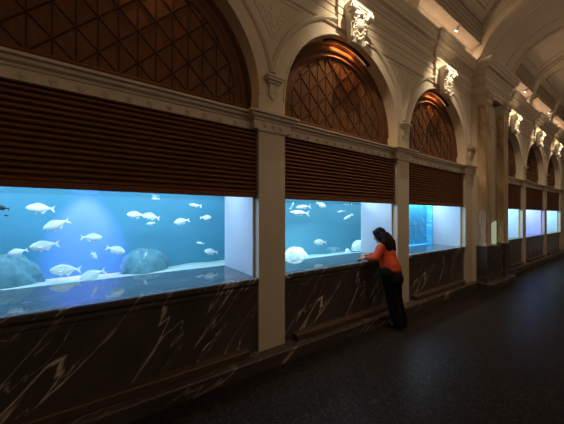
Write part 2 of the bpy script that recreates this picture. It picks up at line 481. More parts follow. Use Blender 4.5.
# spandrel frames : horizontal rib under the fascia, dying into the archivolts, with relief
for a_, b_ in [(CEN[0], CEN[1]), (CEN[1], CEN[2]), (CEN[3], CEN[4]), (CEN[4], CEN[5])]:
    mid = (a_ + b_) / 2
    q = MB()
    q.sweep([(a_ + KW, YW), (b_ - KW, YW)], [(-.02, 4.10), (.012, 4.105), (.022, 4.12), (.022, 4.135), (.006, 4.15), (-.02, 4.15)])
    structure(q.build('trim_%d' % k, 'plaster')); k += 1
    # sunk-field rib following both arches
    q = MB(); top = 4.06
    R2 = 1.45
    def arcpt(c, s, t): return (c + s * R2 * math.cos(t), ZS + R2 * math.sin(t))
    t1 = math.asin((top - ZS) / R2); t0 = math.acos((PITCH / 2 - .02) / R2)
    loop = [arcpt(a_, 1, t0 + (t1 - t0) * i / 16) for i in range(17)][::-1] + [arcpt(b_, -1, t0 + (t1 - t0) * i / 16) for i in range(17)]
    for (xa, za), (xb, zb) in zip(loop, loop[1:] + loop[:1]):
        d = Vector((xb - xa, 0, zb - za))
        if d.length < 1e-3: continue
        q.tube((xa, YW, za), (xb, YW, zb), .009, n=8)
    structure(q.build('trim_%d' % k, 'plaster')); k += 1
    # foliate relief : scrolling stem with leaves either side of a central boss
    q = MB(); rr = random.Random(3)
    def blob(x, z, r, f=1.0, rot=0):
        if abs(math.hypot(x - a_, z - ZS)) < R2 + .03 or abs(math.hypot(x - b_, z - ZS)) < R2 + .03 or z > 4.02: return
        q.ell((x, YW, z), (r, .011, r * f), (0, rot, 0), n=8, m=5)
    for s in (-1, 1):
        for j, (cx, cz, R0) in enumerate([(.16, 3.80, .11), (.33, 3.88, .08), (.10, 3.62, .06)]):
            for t in range(20):
                an = t * .5; r_ = R0 * (1 - t / 26)
                blob(mid + s * (cx + r_ * math.cos(an)), cz + r_ * math.sin(an), .016)
            blob(mid + s * cx, cz, .028)
            for t in range(7):
                an = t * .9
                blob(mid + s * (cx + (R0 + .035) * math.cos(an)), cz + (R0 + .035) * math.sin(an), .034, .5, -s * an)
    for z in (3.52, 3.58, 3.68, 3.76, 3.84, 3.92): blob(mid, z, .036, 1.3)
    if q.v:
        structure(q.build('trim_%d' % k, 'plaster')); k += 1

# ------------------------------------------------------------------ vault
V = [(2.46, 4.95), (2.44, 4.968), (2.425, 5.10), (2.39, 5.26), (2.32, 5.50), (2.235, 5.70), (2.13, 5.81), (1.98, 5.93), (1.75, 6.05), (1.4, 6.17), (1.0, 6.25), (.4, 6.30), (-.25, 6.32)]
V2 = V + [(-.5 - y, z) for y, z in V[-2::-1]]
Rb = [(2.42, 4.96), (2.32, 4.97), (2.23, 5.14), (2.12, 5.34), (2.0, 5.49), (1.87, 5.61), (1.63, 5.735), (1.42, 5.80), (1.0, 5.87), (.4, 5.91), (-.25, 5.92)]
Rb2 = Rb + [(-.5 - y, z) for y, z in Rb[-2::-1]]
def xs_sheet(mb, prof, x0, x1):
    for (ya, za), (yb, zb) in zip(prof, prof[1:]):
        mb.add([(x0, ya, za), (x1, ya, za), (x1, yb, zb), (x0, yb, zb)], [(0, 1, 2, 3)], 0, True)
def smoothp(prof, n=3):
    out = []
    for i in range(len(prof) - 1):
        p0 = prof[max(0, i - 1)]; p1 = prof[i]; p2 = prof[i + 1]; p3 = prof[min(len(prof) - 1, i + 2)]
        for k_ in range(n):
            t = k_ / n
            out.append(tuple(.5 * ((2 * p1[j]) + (-p0[j] + p2[j]) * t + (2 * p0[j] - 5 * p1[j] + 4 * p2[j] - p3[j]) * t * t + (-p0[j] + 3 * p1[j] - 3 * p2[j] + p3[j]) * t ** 3) for j in (0, 1)))
    return out + [prof[-1]]
VS, RS = smoothp(V2), smoothp(Rb2)
ce = MB(); xs_sheet(ce, VS, XA, XB)
structure(ce.build('ceiling', 'ceiling_paint', sharp=50))
def rib(x0, x1, prof, outer_off, n, soff=None):
    """solid arch band: soffit = prof, closed up to the vault"""
    q = MB()
    top = [(y + (.1 if y > -.25 else -.1) * 0, z + outer_off) for y, z in prof]
    rings = []
    for (ya, za), (yt, zt) in zip(prof, top):
        rings.append([(x0, ya, za), (x1, ya, za), (x1, yt, zt), (x0, yt, zt)])
    q.rings(rings, 0, True)
    return structure(q.build('trim_%d' % n, 'ceiling_paint', sharp=35))
def inset(prof, d):
    out = []
    for i, (y, z) in enumerate(prof):
        a = prof[max(0, i - 1)]; b_ = prof[min(len(prof) - 1, i + 1)]
        t = Vector((b_[0] - a[0], b_[1] - a[1])).normalized()
        out.append((y - t.y * d, z - (-t.x) * d * 1.0))
    return out
# inset moves towards the hall: direction (t.y, -t.x) points outward for left-to-crown travel
RX_0, RX_1 = 6.74, 8.64
rib(RX_0, RX_1, RS, .55, k); k += 1
def offs(prof, d):
    """shift a curve towards the room by d"""
    out = []
    for i, (y, z) in enumerate(prof):
        a = prof[max(0, i - 1)]; b_ = prof[min(len(prof) - 1, i + 1)]
        t = Vector((b_[0] - a[0], b_[1] - a[1])).normalized()
        nrm = Vector((t.y, -t.x))
        if nrm.dot(Vector((-.25 - y, 3.5 - z))) < 0: nrm = -nrm
        out.append((y + nrm.x * d, z + nrm.y * d))
    return out
def strap(prof, x0, x1, d, n):
    q = MB(); inn = offs(prof, d); bk = offs(prof, -.03)
    rings = [[(x0, a[0], a[1]), (x0, b_[0], b_[1]), (x1, b_[0], b_[1]), (x1, a[0], a[1])] for a, b_ in zip(bk, inn)]
    q.rings(rings, 0, True)
    return structure(q.build('trim_%d' % n, 'ceiling_paint', sharp=35))
# raised borders on the wide arch
RSc = [p for p in RS if p[1] > 4.99]
VSc = [p for p in VS if p[1] > 4.99]
for x0, x1, d in ((RX_0 - .012, RX_0 + .10, .03), (RX_0 + .10, RX_0 + .15, .015), (RX_1 - .15, RX_1 - .10, .015), (RX_1 - .10, RX_1 + .012, .03), (RX_0 + .50, RX_0 + .54, .014), (RX_1 - .54, RX_1 - .50, .014)):
    strap(RSc, x0, x1, d, k); k += 1
# mouldings on the side faces of the wide arch
for d, th in ((-.16, .05), (-.30, .03)):
    pf = offs(RSc, d)
    pf = [p for p in pf if p[1] > 5.05]
    q = MB()
    for xa in (RX_0 - .025, RX_1 - .005):
        inn = offs(pf, th)
        q.rings([[(xa, a[0], a[1]), (xa, b_[0], b_[1]), (xa + .03, b_[0], b_[1]), (xa + .03, a[0], a[1])] for a, b_ in zip(pf, inn)], 0, True)
    structure(q.build('trim_%d' % k, 'ceiling_paint', sharp=35)); k += 1
# narrow ribs over the piers
nar = [L1 + PW / 2, PIER[2] + PW / 2, PIERB[1] + PW / 2, PIERB[2] + PW / 2, PIERB[3] + PW / 2]
for x in nar:
    strap(VSc, x - .24, x + .24, .05, k); k += 1
    strap(VSc, x - .16, x + .16, .085, k); k += 1
# reeded band and coffer frame of every bay
bounds = [(PIER[0] + .4, L1 + PW / 2 - .24), (L1 + PW / 2 + .24, PIER[2] + PW / 2 - .24), (PIER[2] + PW / 2 + .24, RX_0), (RX_1, PIERB[1] + PW / 2 - .24), (PIERB[1] + PW / 2 + .24, PIERB[2] + PW / 2 - .24), (PIERB[2] + PW / 2 + .24, PIERB[3] + PW / 2 - .24)]
for x0, x1 in bounds:
    pr = [(-.17, 5.20), (-.06, 5.235), (.0, 5.262), (.03, 5.272), (.035, 5.30)]
    nre = 4
    for j in range(nre):
        z0 = 5.305 + j * .086
        pr += [(-.05, z0 + .004), (.010, z0 + .012), (.034, z0 + .028), (.038, z0 + .044), (.030, z0 + .062), (.006, z0 + .074), (-.05, z0 + .078)]
    pr += [(.015, 5.655), (.05, 5.665), (.065, 5.70), (.05, 5.73), (-.12, 5.74)]
    q = MB()
    q.rings([[(x, 2.27 - o * 1.0 - max(0, (z - 5.27)) * .08, z) for o, z in pr] for x in (x0, x1)], 0, False)
    structure(q.build('trim_%d' % k, 'band_paint')); k += 1
    # coffer frame
    PV = [p for p in VSc if p[1] > 5.84]
    q = MB()
    for xa, wd in ((x0 + .22, .05), (x1 - .27, .05)):
        inn = offs(PV, .025); bk = offs(PV, -.02)
        q.rings([[(xa, a[0], a[1]), (xa, b_[0], b_[1]), (xa + wd, b_[0], b_[1]), (xa + wd, a[0], a[1])] for a, b_ in zip(bk, inn)], 0, True)
    y0, z0 = PV[0]
    q.tube((x0 + .22, y0, z0), (x1 - .22, y0, z0), .028, n=8)
    structure(q.build('trim_%d' % k, 'ceiling_paint', sharp=35)); k += 1

# ------------------------------------------------------------------ base
PLI = [(0, 0), (0, .118), (-.012, .13), (-.4, .13), (-.4, 0)]
o = MB().sweep([(XA, 2.36), (RX0 - .06, 2.36), (RX0 - .06, 2.10), (RX1 + .06, 2.10), (RX1 + .06, 2.36), (XB, 2.36)], PLI).build('baseboard_left', 'plinth_marble'); structure(o)

# ------------------------------------------------------------------ windows : marble parapet, ledge, niche
def window(n, i):
    c = CEN[i]; x0, x1 = c - RAD, c + RAD; g = GL[i]
    e = empty('window_%d' % n, (c, YW, 0)); structure(e)
    def P(mb, name, mat, kind=None):
        return local(mb, (c, YW, 0)).build(name, mat, e)
    P(MB().box(x0, x1, 2.535, 2.75, .10, .872), 'marble_parapet', 'dark_marble')
    q = MB()
    q.sweep([(x0, 2.535), (x1, 2.535)], [(-.1, .80), (.006, .80), (.012, .812), (.012, .83), (.002, .842), (.002, .862), (-.1, .864)])
    q.sweep([(x0, 2.535), (x1, 2.535)], [(-.02, .868), (.030, .868), (.035, .876), (.035, .914), (.028, .924), (-.05, .925), (-.05, .868)])
    P(q, 'sill_nosing', 'dark_marble')
    P(MB().box(x0, x1, 2.585, g, .87, .925), 'sill_ledge', 'ledge_marble')
    P(MB().box(x0 + .003, x1 - .003, 2.548, 2.585, 2.526, 2.539), 'shutter_housing', 'frame_wood')
    q = MB()
    q.box(x0 - .02, x0 + .003, 2.605, g, .90, 2.105); q.box(x1 - .003, x1 + .02, 2.605, g, .90, 2.105)
    P(q, 'side_panel', 'niche_white')
    P(MB().box(x0 - .02, x1 + .02, 2.62, g + .05, 2.10, 2.14), 'niche_soffit', 'niche_white')
    P(MB().box(x0 - .02, x1 + .02, 2.62, 2.66, 2.10, 2.55), 'lintel', 'plaster')
    q = MB()
    for a, b_ in ((x0 + .001, x0 + .066), (x1 - .026, x1 - .001)): q.box(a, b_, 2.585, 2.604, .925, 2.5)
    P(q, 'shutter_guide', 'plaster')
    if i >= 3:
        P(MB().box(x0 - .02, x1 + .02, g, g + .03, .87, 2.10), 'back_panel', 'niche_white')
    return e
WIN = [window(i + 1, i) for i in range(6)]

def area(name, loc, sx, sy, power, col, rot=(0, 0, 0), spread=PI):
    l = bpy.data.lights.new(name, 'AREA'); l.shape = 'RECTANGLE'; l.size = sx; l.size_y = sy; l.energy = power; l.color = col; l.spread = spread
    o = bpy.data.objects.new(name, l); COL.objects.link(o); o.location = loc; o.rotation_euler = rot
    return o
# lamps hidden in the head of each niche
NICHE = [((.52, .74, 1.0), 18), ((.55, .77, 1.0), 18), ((.42, .64, 1.0), 4), ((.48, .82, .95), 34), ((.36, .48, 1.0), 44), ((.46, .84, .95), 34)]
for i, (col, pw) in enumerate(NICHE):
    area('niche_lamp', (CEN[i], (2.7 + GL[i]) / 2, 2.09), 2.0, .35, pw, col)

# ------------------------------------------------------------------ shutters
SHL = ['wide dark slatted wooden shutter over the nearest and largest-looking tank with silver shoal',
       'dark slatted wooden shutter above the tank where the woman in orange leans',
       'dark slatted wooden shutter above the cyan light-streaked tank, just before the marble pilasters',
       'narrow-looking slatted shutter half hidden just behind the marble pilasters',
       'slatted shutter above the lavender-lit niche, middle of the three beyond the pilasters',
       'farthest slatted wooden shutter, last of the three beyond the marble pilasters']
def shutter_mesh():
    q = MB(); n = 15; h = (2.525 - 1.845) / n
    pr = []
    for j in range(n):
        z = 1.845 + j * h
        pr += [(-.008, z), (.014, z + h * .06), (.024, z + h * .18), (.027, z + h * .36), (.024, z + h * .52), (.014, z + h * .62), (-.008, z + h * .66)]
    pr += [(-.016, 2.525), (-.016, 1.845)]
    q.sweep([(-RAD + .004, 0), (RAD - .004, 0)], pr)
    b = MB().sweep([(-RAD + .003, 0), (RAD - .003, 0)], [(.0, 1.80), (.026, 1.80), (.030, 1.806), (.030, 1.842), (.024, 1.847), (-.014, 1.847), (-.014, 1.80)])
    return q, b
sq, sb_ = shutter_mesh()
proto = None
for i in range(6):
    if proto is None:
        e = empty('roller_shutter'); sq.build('slat_curtain', 'slat_wood', e); sb_.build('bottom_rail', 'slat_wood', e); proto = e
    else: e = copy_tree(proto)
    e.location = (CEN[i], 2.565, 0)
    tag(e, SHL[i], 'shutter', 'slatted shutters over the aquarium windows')

# ------------------------------------------------------------------ lunette panels
def clip_r(p, d, R, zmin):
    """segment of the line p + t d inside the half disc"""
    px, pz = p; dx, dz = d
    b_ = px * dx + pz * dz; c_ = px * px + pz * pz - R * R
    D = b_ * b_ - c_
    if D <= 0: return None
    t0, t1 = -b_ - math.sqrt(D), -b_ + math.sqrt(D)
    if abs(dz) > 1e-6:
        tz = (zmin - pz) / dz
        if dz > 0: t0 = max(t0, tz)
        else: t1 = min(t1, tz)
    if t1 - t0 < .04: return None
    return (px + t0 * dx, pz + t0 * dz), (px + t1 * dx, pz + t1 * dz)
def lunette_parts():
    zb = -.085; RI = .955
    back = MB()
    n = 40
    pts = [(RI * 1.03 * math.cos(PI * i / n), RI * 1.03 * math.sin(PI * i / n)) for i in range(n + 1)]
    pts = pts + [(-RI * 1.03, zb - .02), (RI * 1.03, zb - .02)]
    fr = [(x, 0, z) for x, z in pts]; bk = [(x, .03, z) for x, z in pts]
    m_ = len(pts)
    back.add(fr + bk, [tuple(range(m_)), tuple(range(2 * m_ - 1, m_ - 1, -1))] + [(i, (i + 1) % m_, (i + 1) % m_ + m_, i + m_) for i in range(m_)])
    lat = MB()
    def bar(a, b_, wd, th):
        d = Vector((b_[0] - a[0], 0, b_[1] - a[1])).normalized(); nn = Vector((-d.z, 0, d.x)) * wd / 2
        A = Vector((a[0], 0, a[1])); B = Vector((b_[0], 0, b_[1])); t = Vector((0, -th, 0))
        R_ = [[A + nn, A + nn * .45 + t, A - nn * .45 + t, A - nn], [B + nn, B + nn * .45 + t, B - nn * .45 + t, B - nn]]
        lat.rings(R_, 0, False)
    S = .1465
    z_ref = .055
    for k_ in range(-8, 9):
        s = clip_r((k_ * S, 0), (0, 1), RI, zb)
        if s: bar(s[0], s[1], .014, .007)
    for k_ in range(-12, 13):
        for sg in (1, -1):
            d = Vector((sg, 1)).normalized()
            s = clip_r((k_ * 2 * S, z_ref), (d.x, d.y), RI, zb)
            if s: bar(s[0], s[1], .018, .009)
    ring = MB()
    ring.arcsweep(0, 0, 0, 0, PI, [(RI - .02, -.01), (RI - .02, .014), (RI, .022), (RI + .015, .012), (RI + .05, .012), (RI + .065, .028), (RI + .09, .034), (RI + .11, .018), (RI + .14, .018), (RI + .15, .032), (RAD - .001, .04), (RAD - .001, -.03)], 48)
    RO = RAD - .001
    for sx in (-1, 1):
        xa, xb = sorted((sx * (RI - .02), sx * RO)); ring.box(xa, xb, -.018, .03, -.2, 0)
        xa, xb = sorted((sx * (RI + .06), sx * (RI + .11))); ring.box(xa, xb, -.030, .03, -.2, 0)
    ring.sweep([(-RO, 0), (RO, 0)], [(-.03, -.2), (.036, -.2), (.036, -.165), (.022, -.155), (.022, -.115), (.030, -.105), (.026, -.085), (.012, -.080), (-.03, -.075)])
    return back, lat, ring
LUL = ['large dark half-round wooden lattice panel over the nearest shutter, cut by the top edge',
       'half-round wooden lattice panel glowing orange at its crown, above the woman',
       'half-round lattice panel with a small orange glow, nearest before the marble pilasters',
       'half-round wooden panel peeking out from behind the marble pilasters',
       'slim-looking half-round wooden panel under the middle far keystone',
       'farthest half-round wooden panel, under the last lit keystone']
bk_, la_, ri_ = lunette_parts()
proto = None
for i in range(6):
    if proto is None:
        e = empty('wooden_lunette'); bk_.build('backing_board', 'panel_wood', e); la_.build('lattice', 'lattice_wood', e); ri_.build('frame', 'frame_wood', e, sharp=30); proto = e
    else: e = copy_tree(proto)
    e.location = (CEN[i], 2.70, ZS)
    tag(e, LUL[i], 'wooden panel', 'half-round lattice panels in the arches')
# slim dark lamps along the crown of the arch, washing the panels
LLL = ['slim dark curved lamp bar under the crown of the arch above the woman', 'slim dark curved lamp bar under the arch crown nearest the pilasters', 'dark curved lamp bar under the nearest big arch, at the top edge']
for i, lab in ((1, LLL[0]), (2, LLL[1]), (0, LLL[2])):
    e = empty('lunette_lamp', (CEN[i], 2.60, ZS))
    q = MB().arcsweep(0, 0, 0, math.radians(62), math.radians(112), [(RAD - .003, -.02), (RAD - .003, .02), (RAD - .028, .02), (RAD - .028, -.02)], 16, smooth=False)
    q.build('housing', 'dark_metal', e)
    q = MB().arcsweep(0, 0, 0, math.radians(64), math.radians(110), [(RAD - .008, -.0205), (RAD - .026, -.0205), (RAD - .026, -.023), (RAD - .008, -.023)], 16, smooth=False)
    q.build('diffuser', 'lunette_led', e)
    tag(e, lab, 'lamp', 'lamp bars in the arch crowns')
    a = math.radians(86)
    area('lunette_glow', (CEN[i] + (RAD - .05) * math.cos(a), 2.635, ZS + (RAD - .02) * math.sin(a)), .5, .02, (2.5, 6.0, 5.0)[i], (1.0, .42, .12), (math.radians(6), 0, 0), math.radians(120))

# ------------------------------------------------------------------ corbels between the arches
def corbel_mesh():
    q = MB()
    for z0, z1, hw, o in ((.0, .03, .055, .03), (.03, .055, .075, .05), (.055, .08, .10, .075), (.08, .10, .115, .09)):
        q.box(-hw, hw, -o, .02, z0, z1)
    q.sweep([(-.05, 0), (.05, 0)], [(-.02, .0), (.028, .0), (.034, -.03), (.03, -.07), (.018, -.10), (-.02, -.105)])
    d = MB()
    d.add([(-.055, -.03, -.02), (.055, -.03, -.02), (.055, -.025, -.09), (0, -.02, -.15), (-.055, -.025, -.09), (-.055, .02, -.02), (.055, .02, -.02), (.055, .02, -.09), (0, .02, -.15), (-.055, .02, -.09)],
          [(0, 1, 2, 3, 4), (9, 8, 7, 6, 5), (0, 5, 6, 1), (1, 6, 7, 2), (2, 7, 8, 3), (3, 8, 9, 4), (4, 9, 5, 0)])
    return q, d
cq, cd = corbel_mesh()
CBL = [(L1 + PW / 2, 'small stepped plaster corbel where the two nearest arches meet'), (PIER[2] + PW / 2, 'small stepped plaster corbel between the two arches right of the woman'),
       (PIER[3] + PW / 2 + .04, 'small stepped plaster corbel beside the honey marble pilaster'), (PIERB[1] + PW / 2, 'small far corbel between the first two arches beyond the pilasters'), (PIERB[2] + PW / 2, 'farthest small corbel, between the last two arches')]
proto = None
for x, lab in CBL:
    if proto is None:
        e = empty('corbel'); cq.build('stepped_cap', 'plaster', e); cd.build('pendant', 'plaster', e); proto = e
    else: e = copy_tree(proto)
    e.location = (x, YW, 3.03); tag(e, lab, 'corbel', 'corbels between the arches')

# ------------------------------------------------------------------ keystones
def keystone_parts():
    body = MB()
    # tapered console, S-curved face
    secs = [(-.02, .125, .085), (.05, .135, .10), (.12, .145, .098), (.20, .155, .102), (.28, .165, .112), (.35, .175, .128), (.40, .18, .135)]
    body.rings([[(-w_, 0, z), (-w_ * .96, -d_ * .85, z), (-w_ * .8, -d_, z), (w_ * .8, -d_, z), (w_ * .96, -d_ * .85, z), (w_, 0, z)] for z, w_, d_ in secs], 0, False)
    body.box(-.20, .20, -.145, 0, .40, .425); body.box(-.215, .215, -.155, 0, .425, .45)
    vol = []
    for s in (-1, 1):
        q = MB().tube((s * .13, -.12, .372), (s * .215, -.12, .372), .058, n=20)
        q.tube((s * .21, -.12, .372), (s * .228, -.12, .372), .040, n=16); q.tube((s * .225, -.12, .372), (s * .238, -.12, .372), .020, n=12); vol.append(q)
        q = MB().tube((s * .12, -.095, .02), (s * .16, -.095, .02), .034, n=16); q.tube((s * .155, -.095, .02), (s * .172, -.095, .02), .018, n=12); vol.append(q)
    rel = MB(); rr = random.Random(5)
    # cartouche : oval shield with leaf scrolls
    rel.ell((0, -.112, .21), (.055, .04, .085), (.12, 0, 0))
    for t in range(22):
        a = 2 * PI * t / 22
        z = .21 + .115 * math.sin(a); x = .082 * math.cos(a)
        d_ = .095 + .025 * max(0, (z - .15) / .2)
        rel.ell((x, -d_ - .008, z), (.020, .016, .014), (0, -a, 0), n=8, m=5)
    for s in (-1, 1):
        for x, z, r_ in ((.10, .33, .030), (.06, .345, .034), (.115, .26, .024), (.11, .14, .026), (.085, .085, .028), (.04, .055, .03), (.13, .20, .02), (.03, .37, .03)):
            d_ = .095 + .025 * max(0, (z - .15) / .2)
            rel.ell((s * x, -d_ - .006, z), (r_, .018, r_ * .62), (0, s * rr.uniform(-1, 1), 0), n=8, m=5)
    rel.ell((0, -.13, .345), (.035, .045, .04))
    rel.ell((0, -.10, .02), (.03, .03, .03))
    return body, vol, rel
kb, kv, kr = keystone_parts()
KEYL = ['large bright carved keystone bracket on the arch above the woman', 'carved keystone bracket lit from above, on the arch nearest the marble pilasters',
        'glowing carved keystone bracket just right of the marble pilasters, partly hidden', 'brightly lit carved keystone bracket, middle of the far three', 'smallest and farthest glowing carved keystone bracket']
SPL = ['spotlight above the keystone over the woman, on the cornice', 'small silver spotlight on the cornice above the keystone before the pilasters', 'tiny spotlight on the cornice just past the pilasters',
       'tiny spotlight on the cornice above the middle far keystone', 'farthest tiny spotlight on the cornice']
proto = None; sproto = None
for j, i in enumerate((1, 2, 3, 4, 5)):
    if proto is None:
        e = empty('keystone_bracket'); kb.build('console', 'ornament', e); [u.build('scroll', 'ornament', e) for u in kv]; kr.build('cartouche', 'ornament', e); proto = e
        s = empty('spotlight')
        q = MB().tube((0, .17, .0), (0, -.02, .0), .009, n=8); q.box(-.02, .02, .15, .21, -.016, .012)
        q.build('arm', 'lamp_metal', s)
        q = MB().tube((0, -.055, .035), (0, .01, -.045), .020, .030, n=14); q.build('housing', 'lamp_metal', s)
        q = MB().tube((0, .0105, -.0457), (0, .012, -.0475), .025, n=14); q.build('lens', 'lamp_lens', s)
        sproto = s
    else: e = copy_tree(proto); s = copy_tree(sproto)
    e.location = (CEN[i], YW - .043, 3.955); tag(e, KEYL[j], 'keystone bracket', 'carved keystone brackets')
    s.location = (CEN[i] - .22, 2.13, 4.975); tag(s, SPL[j], 'spotlight', 'spotlights on the cornice')
    l = bpy.data.lights.new('keystone_spot', 'SPOT'); l.energy = (130, 120, 105, 105, 105)[j]; l.color = (1.0, .79, .50); l.spot_size = math.radians(92); l.spot_blend = 1.0; l.shadow_soft_size = .04
    lo = bpy.data.objects.new('keystone_spot', l); COL.objects.link(lo); lo.location = (CEN[i] - .18, 1.96, 4.86)
    d = Vector((CEN[i], 2.34, 3.90)) - lo.location; lo.rotation_euler = d.to_track_quat('-Z', 'Y').to_euler()

# ------------------------------------------------------------------ pilasters
def pilaster(x0, x1, lab):
    c = (x0 + x1) / 2; e = empty('marble_pilaster', (c, YW, 0)); hw = (x1 - x0) / 2
    q = MB().box(-hw - .025, hw + .025, 2.20 - YW, -.10, .13, .90); q.box(-hw - .035, hw + .035, 2.19 - YW, -.10, .90, .94); q.build('dado', 'plinth_marble', e)
    q = MB(); y1 = -.10
    q.box(-hw, hw, 2.235 - YW, y1, .985, 4.09); q.build('shaft', 'honey_marble', e)
    q = MB().box(-hw - .02, hw + .02, 2.215 - YW, y1, .94, .965); q.box(-hw - .01, hw + .01, 2.225 - YW, y1, .965, .985); q.build('base', 'honey_marble', e)
    q = MB(); pa = [(-hw, y1), (-hw, 2.235 - YW), (hw, 2.235 - YW), (hw, y1)]
    q.sweep(pa, [(-.02, 4.06), (.012, 4.06), (.018, 4.075), (.006, 4.09), (.006, 4.17), (.016, 4.18), (.016, 4.20), (.045, 4.25), (.055, 4.275), (.075, 4.28), (.075, 4.335), (.085, 4.345), (-.02, 4.35)])
    for s in (-1, 1):
        q.tube((s * (hw * .75), 2.225 - YW, 4.225), (s * (hw * .75), 2.17 - YW, 4.225), .045, n=14)
    for j in range(5):
        q.ell((-hw + 2 * hw * (j + .5) / 5, 2.218 - YW, 4.14), (hw * .16, .016, .05), n=8, m=5)
    for j in range(3):
        q.ell((-hw - .01, -.22 + .06 * j, 4.14), (.014, .025, .05), n=8, m=5)
    q.build('capital', 'plaster', e, sharp=30)
    return tag(e, lab, 'pilaster')
pilaster(6.985, 7.32, 'honey-veined marble pilaster beside the third shutter, nearer of the pair')
pilaster(8.13, 8.45, 'honey-veined marble pilaster hiding the next tank, farther of the pair')
# sunk field between the shafts
q = MB()
for a in (7.335, 8.07): q.box(a, a + .045, 2.375, 2.41, .94, 3.80)
q.box(7.335, 8.115, 2.375, 2.41, 3.755, 3.80)
structure(q.build('trim_%d' % k, 'plaster')); k += 1
structure(MB().box(7.345, 8.105, 2.24, 2.42, .10, .905).build('trim_%d' % k, 'plinth_marble')); k += 1
structure(MB().box(7.38, 8.07, 2.394, 2.402, 1.5, 3.755).build('trim_%d' % k, 'plaster')); k += 1
# pale panel with the slanted head, its glow set in the material
e = empty('glowing_panel', (7.95, 2.37, .905))
q = MB(); pts = [(-.26, 0), (.11, 0), (.11, .575), (-.26, .50)]
q.add([(x, -.012, z) for x, z in pts] + [(x, .005, z) for x, z in pts], [(0, 1, 2, 3), (7, 6, 5, 4)] + [(i, (i + 1) % 4, (i + 1) % 4 + 4, i + 4) for i in range(4)])
q.build('panel_face', 'panel_glow', e)
MB().box(-.27, .12, -.02, .006, -.0, .012).build('foot', 'lamp_metal', e)
tag(e, 'pale green glowing panel with slanted top standing between the marble pilasters', 'light panel')

# ------------------------------------------------------------------ foot rails
FRL = ['long brown stone foot step under the nearest marble parapet', 'brown stone foot step under the marble parapet by the woman', 'brown stone foot step under the marble parapet before the pilasters',
       'brown foot step at the foot of the parapet just past the pilasters', 'brown foot step under the middle far parapet', 'farthest brown foot step, under the last parapet']
proto = None
for i in range(6):
    q = MB()
    if proto is None:
        q.sweep([(-RAD + .14, 0), (RAD - .14, 0)], [(0, 0), (.085, 0), (.09, .008), (.09, .066), (.082, .075), (0, .075)])
        o = q.build('foot_step', 'dark_stone_step'); proto = o
    else:
        o = proto.copy(); COL.objects.link(o)
    o.location = (CEN[i], 2.535, .131)
    tag(o, FRL[i], 'foot step', 'foot steps under the parapets')

# ------------------------------------------------------------------ cove light strips on the cornice
def strip(x0, x1, y, lab):
    e = empty('light_strip', ((x0 + x1) / 2, y, 4.972)); hl = (x1 - x0) / 2
    MB().box(-hl, hl, -.012, .012, 0, .010).build('channel', 'lamp_metal', e)
    MB().box(-hl, hl, -.009, .009, .010, .026).build('diffuser', 'led_warm', e)
    return tag(e, lab, 'light strip', 'warm light strips on the cornice')
strip(XA + .1, RX_0 - .05, 2.37, 'thin warm light strip on the cornice before the pilasters')
strip(RX_1 + .05, 16.3, 2.37, 'thin warm light strip on the cornice beyond the pilasters')

# ------------------------------------------------------------------ aquariums
def tank(i, lab, poly, zb, zt, wallm, watervol=True):
    """poly: plan outline, first two points = the glass line"""
    c = CEN[i]; e = empty('aquarium', (c, GL[i], .9)); O = (c, GL[i], .9)
    q = MB(); n = len(poly)
    for j in range(1, n):
        a, b_ = poly[j], poly[(j + 1) % n]
        if (j + 1) % n == 0 and False: continue
        q.quad((a[0], a[1], zb), (b_[0], b_[1], zb), (b_[0], b_[1], zt + .5), (a[0], a[1], zt + .5))
    q.add([(x, y, zt + .5) for x, y in poly], [tuple(range(n))])
    local(q, O).build('tank_wall', wallm, e)
    q = MB(); x0, x1 = c - RAD, c + RAD
    q.box(x0, x1, GL[i] - .004, GL[i] + .012, .915, 2.12)
    local(q, O).build('glass_pane', 'pane_glass', e)
    q = MB(); q.add([(x, y, zt) for x, y in poly], [tuple(range(n))]); local(q, O).build('water_surface', 'water_skin', e)
    if watervol:
        q = MB(); ins = [(x + (.004 if x < c else -.004), y + .014 if y < GL[i] + .05 else y - .004) for x, y in poly]
        q.add([(x, y, zb + .01) for x, y in ins] + [(x, y, zt - .01) for x, y in ins], [tuple(range(n))[::-1], tuple(range(n, 2 * n))] + [(j, (j + 1) % n, (j + 1) % n + n, j + n) for j in range(n)])
        local(q, O).build('water', 'water_body', e)
    return tag(e, lab, 'aquarium'), O
def sand(e, O, poly_f, x0, x1, y0, y1, zf, mat='sand'):
    q = MB(); nx, ny = 40, 24; g = []
    for a in range(nx + 1):
        for b_ in range(ny + 1):
            x = x0 + (x1 - x0) * a / nx; y = y0 + (y1 - y0) * b_ / ny
            g.append((x, y, zf(x, y)))
    q.add(g, [(a * (ny + 1) + b_, (a + 1) * (ny + 1) + b_, (a + 1) * (ny + 1) + b_ + 1, a * (ny + 1) + b_ + 1) for a in range(nx) for b_ in range(ny)], 0, True)
    return local(q, O).build('sand_bed', mat, e)
x0, x1 = CEN[0] - RAD, CEN[0] + RAD
T1, O1 = tank(0, 'long blue fish tank with violet light beam behind the nearest window', [(x1 + .03, 3.434), (x0 - .03, 3.434), (-1.85, 3.434), (-1.85, 4.35), (1.95, 4.35), (1.95, 3.434)], .75, 1.865, 'tank_blue')
sand(T1, O1, None, -1.84, 1.94, 3.45, 4.34, lambda x, y: .885 - .055 * max(0, (y - 3.45) / .9) + .012 * math.sin(x * 2.1 + y) + .008 * math.sin(9 * x) * math.sin(7 * y))
x0, x1 = CEN[1] - RAD, CEN[1] + RAD
T2, O2 = tank(1, 'sky blue fish tank with pale rocks, behind the woman in orange', [(x1 + .03, 3.24), (x0 - .03, 3.24), (2.30, 3.46), (2.30, 4.3), (6.0, 4.3), (6.0, 3.46), (x1 + .3, 3.46)], .75, 1.865, 'tank_teal')
